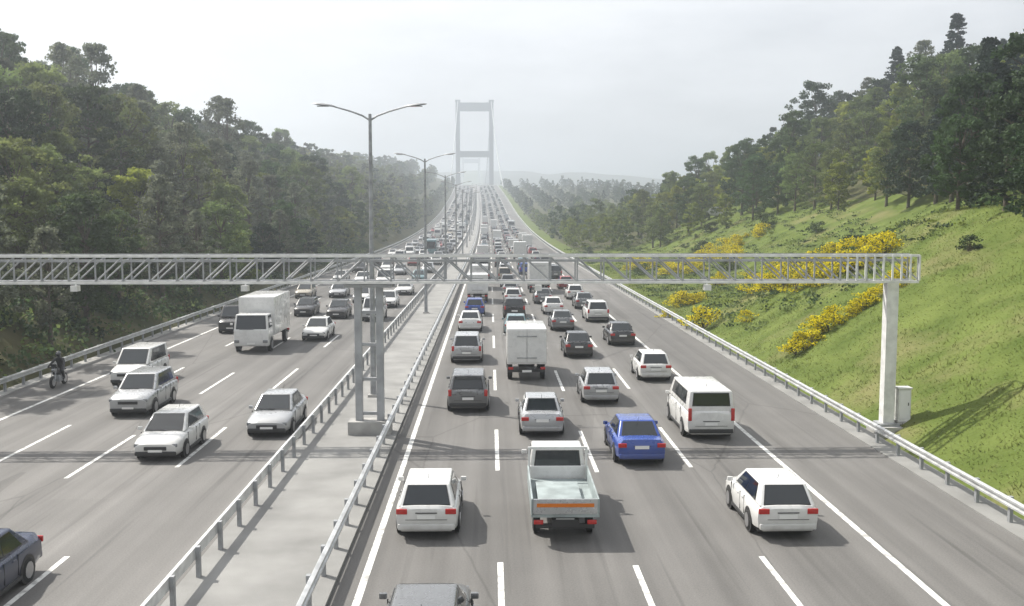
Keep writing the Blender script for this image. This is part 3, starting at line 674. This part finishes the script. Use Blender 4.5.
def motorcycle():
    X, Y = -22.35, 51.8
    t = thing('motorcycle', 'dark motorcycle riding on the left hard shoulder beside the guard rail', 'motorcycle', (X, Y, .004), math.pi)
    for y in (-.68, .70):
        m = MB(); m.lathe_x([(-.06, .25), (-.05, .30), (0, .32), (.05, .30), (.06, .25)], 18, 0, y, .32); wo = obj('wheel', m.mesh('wheel', 'tyre', 40), t)
        m = MB(); m.lathe_x([(-.065, .20), (.065, .20)], 14, 0, y, .32); obj('rim', m.mesh('rim', 'rim', 40), wo)
    m = MB(); m.tube([(0, -.62, .62), (0, -.3, .74), (0, .1, .80), (0, .32, .92), (0, .45, .86)], [.09, .15, .17, .17, .10], 10); obj('fuel_tank', m.mesh('fuel_tank', 'paint_black', 50), t)
    m = MB(); m.box((0, -.38, .82), (.26, .62, .08)); obj('seat', bevel(m, .03).mesh('seat', 'leather', 50), t)
    m = MB(); m.box((0, .02, .45), (.34, .46, .36)); obj('engine', bevel(m, .05).mesh('engine', 'steel_dull', 50), t)
    m = MB()
    for s in (-1, 1): m.tube([(s * .09, .70, .32), (s * .09, .52, .80), (s * .08, .44, 1.0)], .03, 8)
    obj('fork', m.mesh('fork', 'steel_dull', 40), t)
    m = MB(); m.tube([(-.38, .30, 1.04), (-.2, .42, 1.02), (.2, .42, 1.02), (.38, .30, 1.04)], .017, 8); obj('handlebar', m.mesh('handlebar', 'trim', 40), t)
    m = MB(); m.lathe_x([(-.10, .04), (-.08, .10), (.08, .10), (.10, .04)], 12, 0, .56, .92); obj('headlight', m.mesh('headlight', 'lens_clear', 50), t)
    m = MB(); m.box((0, .52, 1.12), (.30, .03, .26), rot=Matrix.Rotation(R(-25), 3, 'X')); obj('windscreen', bevel(m, .01).mesh('windscreen', 'glass', 50), t)
    m = MB(); m.tube([(.16, .1, .30), (.2, -.5, .36), (.2, -.85, .46)], [.03, .045, .05], 8); obj('exhaust', m.mesh('exhaust', 'steel_dull', 40), t)
    # rider: pelvis, spine, head, arms to the grips, legs to the pegs
    V = [(0, -.35, .95), (0, -.28, 1.18), (0, -.18, 1.40), (0, -.13, 1.50), (0, -.10, 1.58)]; E = [(0, 1), (1, 2), (2, 3), (3, 4)]; Rd = [.16, .155, .17, .075, .07]
    for s in (-1, 1):
        b = len(V); V += [(s * .19, -.16, 1.41), (s * .33, .02, 1.20), (s * .36, .27, 1.08), (s * .36, .33, 1.06)]; E += [(2, b), (b, b + 1), (b + 1, b + 2), (b + 2, b + 3)]; Rd += [.085, .062, .048, .05]
        b = len(V); V += [(s * .12, -.32, .93), (s * .24, .08, .82), (s * .22, -.18, .42), (s * .22, -.02, .36)]; E += [(0, b), (b, b + 1), (b + 1, b + 2), (b + 2, b + 3)]; Rd += [.11, .085, .06, .05]
    p = thing('person', 'rider in black clothing and dark helmet sitting on the motorcycle', 'person', (X, Y, .004), math.pi)
    body = obj('body', skin_body('body', V, E, Rd, 0, 'leather'), p)
    for s in (-1, 1):
        for k, (dz, ln) in enumerate(((0, .085), (-.012, .095), (-.02, .088), (-.026, .07))):
            m = MB(); x = s * (.325 + .022 * k); m.tube([(x, .33, 1.07), (x, .37, 1.062 + dz * .2), (x, .365, 1.025), (x, .335, 1.012)], [.011, .011, .010, .008], 6); obj('finger', m.mesh('finger', 'leather', 50), body)
        m = MB(); m.tube([(s * .315, .31, 1.05), (s * .30, .30, 1.02), (s * .305, .32, 1.005)], [.012, .011, .009], 6); obj('thumb', m.mesh('thumb', 'leather', 50), body)
    bm = bmesh.new(); bmesh.ops.create_icosphere(bm, subdivisions=3, radius=.14)
    for v in bm.verts: v.co.z *= 1.08; v.co.y *= 1.12; v.co += Vector((0, -.07, 1.68))
    me = bpy.data.meshes.new('helmet'); bm.to_mesh(me); bm.free(); me.materials.append(MATS['helmet']); me.shade_smooth(); he = obj('helmet', me, p)
    m = MB(); m.tube([(-.10, .02, 1.69), (-.06, .075, 1.69), (0, .09, 1.69), (.06, .075, 1.69), (.10, .02, 1.69)], [.03, .045, .05, .045, .03], 8); obj('visor', m.mesh('visor', 'glass', 50), he)
motorcycle()

# ------------------------------------------------------------------ trees
def rand_quads(P, size, up=.35, rng=RNG):
    n = len(P); nr = rng.normal(size=(n, 3)); nr[:, 2] += up; nr /= np.linalg.norm(nr, axis=1, keepdims=True)
    a = np.cross(nr, rng.normal(size=(n, 3))); a /= np.linalg.norm(a, axis=1, keepdims=True); b = np.cross(nr, a)
    s = (size * rng.uniform(.6, 1.35, (n, 1))); a = a * s; b = b * s * rng.uniform(.55, .95, (n, 1))
    return np.stack([P - a * .9 - b * .25, P + a * .1 - b, P + a + b * .15, P - a * .15 + b], 1)
def crown_points(h, wd, base, nclump, per, rng, shape):
    pts = []; cl = []
    for _ in range(nclump):
        q = rng.uniform(0, 1) ** .85; z = base + (h - base) * q
        if shape == 'cone': r = wd * (1 - q) ** .8 * .98 + .25
        elif shape == 'tall': r = wd * (math.sin(math.pi * min(1, .12 + .86 * q)) ** .7)
        else: r = wd * (math.sin(math.pi * min(1, .16 + .80 * q)) ** .55)
        a = rng.uniform(0, 2 * math.pi); rr = r * math.sqrt(rng.uniform(.15, 1.0)); lump = 1 + .25 * math.sin(3 * a + 5 * q + wd) 
        c = np.array([math.cos(a) * rr * lump, math.sin(a) * rr * lump, z]); cl.append(c)
        s = (.30 + .13 * wd * rng.uniform(.6, 1.2)) * (1 if shape != 'cone' else .62)
        n = int(per * rng.uniform(.6, 1.4)); g = rng.normal(size=(n, 3)); g /= np.linalg.norm(g, axis=1, keepdims=True); g *= (rng.uniform(0, 1, (n, 1)) ** .45) * s; g[:, 2] *= .62 if shape != 'cone' else .4
        if shape == 'cone': g[:, 2] -= .18 * rr * rng.uniform(.5, 1)
        pts.append(c + g)
    return np.concatenate(pts), cl
def tree_proto(i, h, wd, base, leaf, shape, nclump, per, size):
    rng = np.random.default_rng(100 + i); P, cl = crown_points(h, wd, base, nclump, per, rng, shape)
    crown = quads_mesh(f'crown_{i}', rand_quads(P, size, .4, rng), leaf)
    t = MB(); lean = rng.uniform(-.25, .25, 2); top = h * (.95 if shape == 'cone' else .72)
    tp = [(lean[0] * q, lean[1] * q, top * q - .4 * (q == 0)) for q in (0, .08, .3, .6, 1)]; r0 = .016 * h + .05
    t.tube(tp, [r0 * 1.3, r0, r0 * .8, r0 * .5, r0 * .12], 8)
    for c in cl[:: (3 if shape != 'cone' else 5)]:
        z0 = max(base * .75, min(top * .9, c[2] - .45 * math.hypot(c[0], c[1]))) if shape != 'cone' else c[2]
        s = Vector((lean[0] * z0 / top, lean[1] * z0 / top, z0)); e = Vector(c); m = s.lerp(e, .5) + Vector((0, 0, -.06 * (e - s).length))
        t.tube([s, m, e], [r0 * .30, r0 * .2, .015], 5, caps=False)
    return t.mesh(f'trunk_{i}', 'bark', 50), crown, h
PROTO = {}
def protos(key, n, h, wd, base, leaf, shape, nclump, per, size):
    PROTO[key] = [tree_proto(len(PROTO) * 10 + k, h * (.9 + .12 * k), wd * (.88 + .16 * k), base, leaf, shape, nclump, per, size) for k in range(n)]
protos('dark', 3, 11, 3.1, 1.6, 'leaf_dark', 'round', 110, 75, .155)
protos('mid', 3, 11, 3.0, 1.5, 'leaf_mid', 'round', 100, 70, .155)
protos('spring', 3, 10.5, 2.9, 1.6, 'leaf_spring', 'round', 84, 62, .15)
protos('grey', 3, 11.5, 2.6, 1.8, 'leaf_grey', 'tall', 76, 52, .14)
protos('pine', 3, 13, 2.5, 1.2, 'needle', 'cone', 330, 34, .14)
protos('yellow', 2, 9, 2.6, 1.3, 'leaf_yellow', 'round', 84, 64, .15)
def shrub_proto(i, leaf, flower=False, h=1.7, wd=1.3):
    rng = np.random.default_rng(400 + i); P, cl = crown_points(h, wd, .15, 26, 44, rng, 'round'); Q = rand_quads(P, .085, .5, rng)
    mi = (rng.uniform(0, 1, len(P)) < (.72 if flower else 0)).astype(int) if flower else None
    f = quads_mesh(f'shrub_foliage_{i}', Q, [leaf, 'flower'] if flower else leaf, mi)
    t = MB()
    for c in cl[::2]: t.tube([(0, 0, -.1), (c[0] * .4, c[1] * .4, c[2] * .5), tuple(c)], [.03, .02, .008], 5, caps=False)
    return t.mesh(f'shrub_stem_{i}', 'bark', 50), f, h
SHR = [shrub_proto(0, 'leaf_mid', True), shrub_proto(1, 'leaf_spring', True), shrub_proto(2, 'leaf_dark'), shrub_proto(3, 'leaf_mid')]
KIND = {'dark': 'dark green broadleaf tree', 'mid': 'mid green broadleaf tree', 'spring': 'light spring green tree', 'grey': 'slender grey-green tree', 'pine': 'dark conifer', 'yellow': 'yellow-green tree'}
PN = {'dark': 'broadleaf_tree', 'mid': 'broadleaf_tree', 'spring': 'spring_tree', 'grey': 'slender_tree', 'pine': 'conifer_tree', 'yellow': 'spring_tree'}
def tree(key, x, d, s, label, group, rv):
    tr, cr, h = rv.choice(PROTO[key]); o = thing(PN[key], label, 'tree', (x, d, H(x, d) - .15), rv.uniform(0, 6.28), group); s *= rv.uniform(.88, 1.14); o.scale = (s * rv.uniform(.92, 1.1), s * rv.uniform(.92, 1.1), s)
    obj('trunk', tr, o); obj('crown', cr, o)
cands = []
rt = random.Random(5)
def jit(a): return rt.uniform(-a, a)
d = 34.
while d < 940:                                  # left wood
    stp = 4.6 + .012 * d; t = 3.4
    while t < 92:
        if d < 300 or t < 70:
            x = -24.6 - t + jit(1.7) + cx(d); dd = d + jit(1.9)
            hi = t / 60; k = rt.random()
            up = .18 * min(1, t / 30); key = 'mid' if k < .26 - up * .4 else 'dark' if k < .42 - up else 'grey' if k < .68 else 'spring' if k < .93 else 'yellow'  # fewer dark, more pale trees upslope: haze and sun glare put into leaf colour
            s = (.62 + .40 * min(1, t / 14)) * rt.uniform(.85, 1.25)
            cands.append((x, dd, key, s, 'L', t))
        t += stp * (1 + .006 * t)
    d += stp * 1.05
d = 36.
while d < 940:                                  # right wood
    stp = 4.7 + .012 * d; t = 15 if d < 56 else 15 + 19 * sm(56, 105, d) - 29 * sm(150, 235, d)
    t0 = t
    while t < 105:
        x = 15.6 + t + jit(1.6) + cx(d); dd = d + jit(1.9); k = rt.random()
        if d < 118: key = 'pine' if k < .55 else 'dark' if k < .85 else 'mid'
        elif d < 480 and t < t0 + 34: key = 'yellow' if k < .46 else 'spring' if k < .82 else 'mid'
        else: key = 'dark' if k < .38 else 'mid' if k < .58 else 'pine' if k < .82 else 'grey'
        s = rt.uniform(.85, 1.25) * (.72 if key in ('yellow', 'spring') and t < t0 + 8 else 1.)
        if dd < 75 and t < 22: s *= .72
        if dd > 230: s *= 1 - .28 * sm(230, 330, dd)
        cands.append((x, dd, key, s, 'R', t)); t += stp * (1 + .005 * t)
    d += stp * 1.05
# size in the picture decides which trees are objects of their own; hidden and out-of-frame ones go to the joined far wood
f_px = 1000
seen = []
for c in cands:
    x, dd = c[0], c[1]; X = 512 + f_px * (x / dd - .022)
    if -90 < X < 1114: seen.append((f_px * 11 * c[3] / dd * (1.0 if c[5] < 40 else .8), c))
seen.sort(key=lambda q: -q[0])
ind, rest = seen[:300], seen[300:]
ORDW = ['first', 'second', 'third', 'fourth', 'fifth', 'sixth', 'seventh', 'eighth', 'ninth', 'tenth', 'eleventh', 'twelfth', 'thirteenth', 'fourteenth', 'fifteenth', 'sixteenth', 'seventeenth', 'eighteenth', 'nineteenth', 'twentieth']
row = {}                                        # trees along the crest of the bank, counted from the left by kind
for _, c in sorted(ind, key=lambda q: q[1][0] / q[1][1]):
    if c[4] == 'R' and c[1] < 150 and c[5] < 40: row.setdefault(c[2], []).append(c)
CREST = {id(c): f'{KIND[k]}, {ORDW[i]} of its kind from the left along the grass bank crest' for k, v in row.items() for i, c in enumerate(v) if i < 20}
for _, cc in ind:
    x, dd, key, s, sd, t = cc
    if id(cc) in CREST: tree(key, x, dd, s, CREST[id(cc)], 'trees along the crest of the grass bank', rt); continue
    where = ('on the left slope' if sd == 'L' else 'on the right hill')
    edge = ('at the foot of the wood ' if t < 12 else 'halfway up the wood ' if t < 34 else 'high in the wood ') if sd == 'L' else ('at the edge of the wood ' if t < 30 else 'deep in the wood ')
    tree(key, x, dd, s, f'{KIND[key]} {edge}{where}', f'{KIND[key]}s {edge}{where}', rt)
LOW = {}
for key, (h, wd, base, shape, lf) in {'dark': (11, 3.3, 1.2, 'round', 0), 'mid': (11, 3.2, 1.2, 'round', 1), 'spring': (10.5, 3.0, 1.2, 'round', 2), 'grey': (11.5, 2.8, 1.4, 'tall', 3), 'pine': (12.5, 2.6, 1, 'cone', 4), 'yellow': (9, 2.7, 1, 'round', 5)}.items():
    LOW[key] = []
    for k in range(3):
        rng = np.random.default_rng(700 + k + lf * 10); P, _ = crown_points(h, wd, base, 40, 17, rng, shape); LOW[key].append((rand_quads(P, .36, .4, rng), lf))
for side, lab in (('L', 'hazy mass of trees filling the far left hillside'), ('R', 'hazy mass of trees filling the far right hillside')):
    VV = []; MM = []
    for _, (x, dd, key, s, sd, t) in rest:
        if sd != side: continue
        Q, lf = rt.choice(LOW[key]); a = rt.uniform(0, 6.28); ca, sa = math.cos(a) * s, math.sin(a) * s
        q = Q.copy(); q[..., 0] = Q[..., 0] * ca - Q[..., 1] * sa + x; q[..., 1] = Q[..., 0] * sa + Q[..., 1] * ca + dd; q[..., 2] = Q[..., 2] * s + H(x, dd) - .3
        VV.append(q); MM.append(np.full(len(q), lf))
    o = obj('far_wood', quads_mesh('far_wood', np.concatenate(VV), ['leaf_dark', 'leaf_mid', 'leaf_spring', 'leaf_grey', 'needle', 'leaf_yellow'], np.concatenate(MM)), kind='stuff'); tag(o, lab, 'wood')

# undergrowth along the foot of the left wood, and on the right bank's crest
VV = []; MM = []
for i in range(900):
    if i < 640: dd = 30 + 190 * (i / 640) ** 1.3 + jit(2); x = -24.6 - abs(rt.gauss(0, 5)) - 1.2 + cx(dd)
    else: dd = 30 + 100 * rt.random(); x = 15.6 + 16.5 + 22 * sm(60, 115, dd) + abs(rt.gauss(0, 4)); 
    c = np.array([x, dd, H(x, dd) + .35]); n = 60; s = rt.uniform(.5, 1.3)
    g = RNG.normal(size=(n, 3)) * np.array([s * .6, s * .6, s * .38]); VV.append(rand_quads(c + g, .15, .6)); MM.append(np.full(n, rt.choice((0, 0, 1, 1, 2))))
o = obj('undergrowth', quads_mesh('undergrowth', np.concatenate(VV), ['leaf_dark', 'leaf_mid', 'leaf_spring'], np.concatenate(MM)), kind='stuff'); tag(o, 'low dark undergrowth along the edges of the woods', 'undergrowth')

# grass on the right bank
rg = np.random.default_rng(3); n = 150000
uu = rg.uniform(0, 1, n); dd = 20 + 150 * uu ** 1.35; tt = rg.uniform(.35, 1, n) * 0 + rg.uniform(.3, 1, n) * 0 + rg.uniform(.3, 26, n); xx = 15.6 + tt
zz = np.array([H(a, b) for a, b in zip(xx, dd)]); hh = rg.uniform(.03, .095, n) * (1 + .9 * np.clip(np.sin(xx * 1.3 + np.cos(dd * .7) * 2) * np.sin(dd * .9), 0, 1)); an = rg.uniform(0, 6.28, n); wd = rg.uniform(.018, .04, n); ln = rg.uniform(-.12, .12, (n, 2))
P = np.stack([xx, dd, zz - .02], 1); ax = np.stack([np.cos(an), np.sin(an), 0 * an], 1) * wd[:, None]; T = P + np.concatenate([ln, hh[:, None]], 1)
o = obj('grass', quads_mesh('grass', np.stack([P - ax, P + ax, T + ax * .3, T - ax * .3], 1), 'blade'), kind='stuff'); tag(o, 'rough green grass covering the bank on the right', 'grass')

# yellow-flowering and green shrubs on the right bank
rs = random.Random(11)
def shrub(k, x, d, s, label, group):
    st, fo, h = SHR[k]; o = thing('flowering_shrub' if k < 2 else 'shrub', label, 'shrub', (x, d, H(x, d) - .05), rs.uniform(0, 6.28), group); o.scale = (s * rs.uniform(.9, 1.3), s * rs.uniform(.9, 1.2), s * rs.uniform(.8, 1.1))
    obj('stems', st, o); obj('foliage', fo, o)
for i in range(22):                             # an uneven hedge running up the bank
    q = (i + rs.uniform(-.6, .6)) / 21; d = 56.6 + 4.4 * q + .5 * math.sin(q * 7); x = 17.6 + 8.2 * q
    shrub(i % 2, x, d + rs.uniform(-.55, .55), rs.uniform(.30, .62), 'yellow-flowering shrub in the slanting hedge that climbs the bank', 'yellow hedge on the bank')
for ci in range(15):
    dc = rs.uniform(70, 165); xc = 18.5 + rs.uniform(0, 1) * (8 + (dc - 68) * .17)
    for i in range(rs.randint(4, 9)):
        shrub(rs.choice((0, 1)), xc + rs.gauss(0, 1.7), dc + rs.gauss(0, 3.2), rs.uniform(.45, 1.0), 'yellow-flowering shrub in the bright patches of scrub beyond the hedge', 'yellow shrubs beyond the hedge')
for i in range(20):
    d = rs.uniform(70, 210); x = 20 + rs.uniform(0, 1) * (10 + (d - 70) * .26)
    shrub(rs.choice((2, 3)), x, d, rs.uniform(.5, 1.2), 'low green bush among the yellow shrubs on the bank', 'green bushes on the bank')
for (x, d, s, lab) in ((26.0, 47.0, .42, 'small lone bush low on the open grass bank near the gantry'), (30.2, 52.0, .55, 'small lone bush high on the open grass bank'), (28.0, 58.0, .5, 'round bush between the hedge and the open grass')):
    shrub(2, x, d, s, lab, None)

# low scrub over the clearing behind the hedge
VV = []; MM = []
for i in range(1500):
    dd = rs.uniform(64, 240); x = 17.5 + rs.uniform(0, 1) * (14 + (min(dd, 170) - 64) * .25); s_ = rs.uniform(.25, .75); n_ = 34
    g = RNG.normal(size=(n_, 3)) * np.array([s_ * .8, s_ * .8, s_ * .28]); g[:, 2] = np.abs(g[:, 2])
    VV.append(rand_quads(np.array([x, dd, H(x, dd)]) + g, .10, .8)); MM.append(np.full(n_, rs.choice((0, 1, 1, 2, 2, 3))))
o = obj('scrub', quads_mesh('scrub', np.concatenate(VV), ['leaf_dark', 'leaf_mid', 'leaf_spring', 'leaf_yellow'], np.concatenate(MM)), kind='stuff'); tag(o, 'low mixed scrub over the clearing behind the yellow hedge', 'scrub')

# two white vans parked on the grass at the edge of the far clearing
for (x, d, lab) in ((46.5, 205, 'white van standing at the near end of the far clearing'), (62.0, 206, 'white van standing under the trees of the far clearing')):
    o = obj('van', FAR['van'], None, (x, d, H(x, d) + .05)); o.rotation_euler = (0, 0, 1.2); set_paint(o, MATS['paint_white']); tag(o, lab, 'van')

# ------------------------------------------------------------------ haze
hm = MB(); hm.box((0, 2960, 49), (8600, 6220, 165)); me = hm.mesh('haze', [])
m = bpy.data.materials.new('haze'); m.use_nodes = True; n = m.node_tree; n.nodes.clear(); oo = n.nodes.new('ShaderNodeOutputMaterial'); pv = n.nodes.new('ShaderNodeVolumePrincipled')
pv.inputs['Color'].default_value = (.86, .925, 1.0, 1); pv.inputs['Density'].default_value = .0009; pv.inputs['Anisotropy'].default_value = .72
n.links.new(pv.outputs[0], oo.inputs['Volume']); me.materials.append(m); obj('haze', me, kind='stuff')
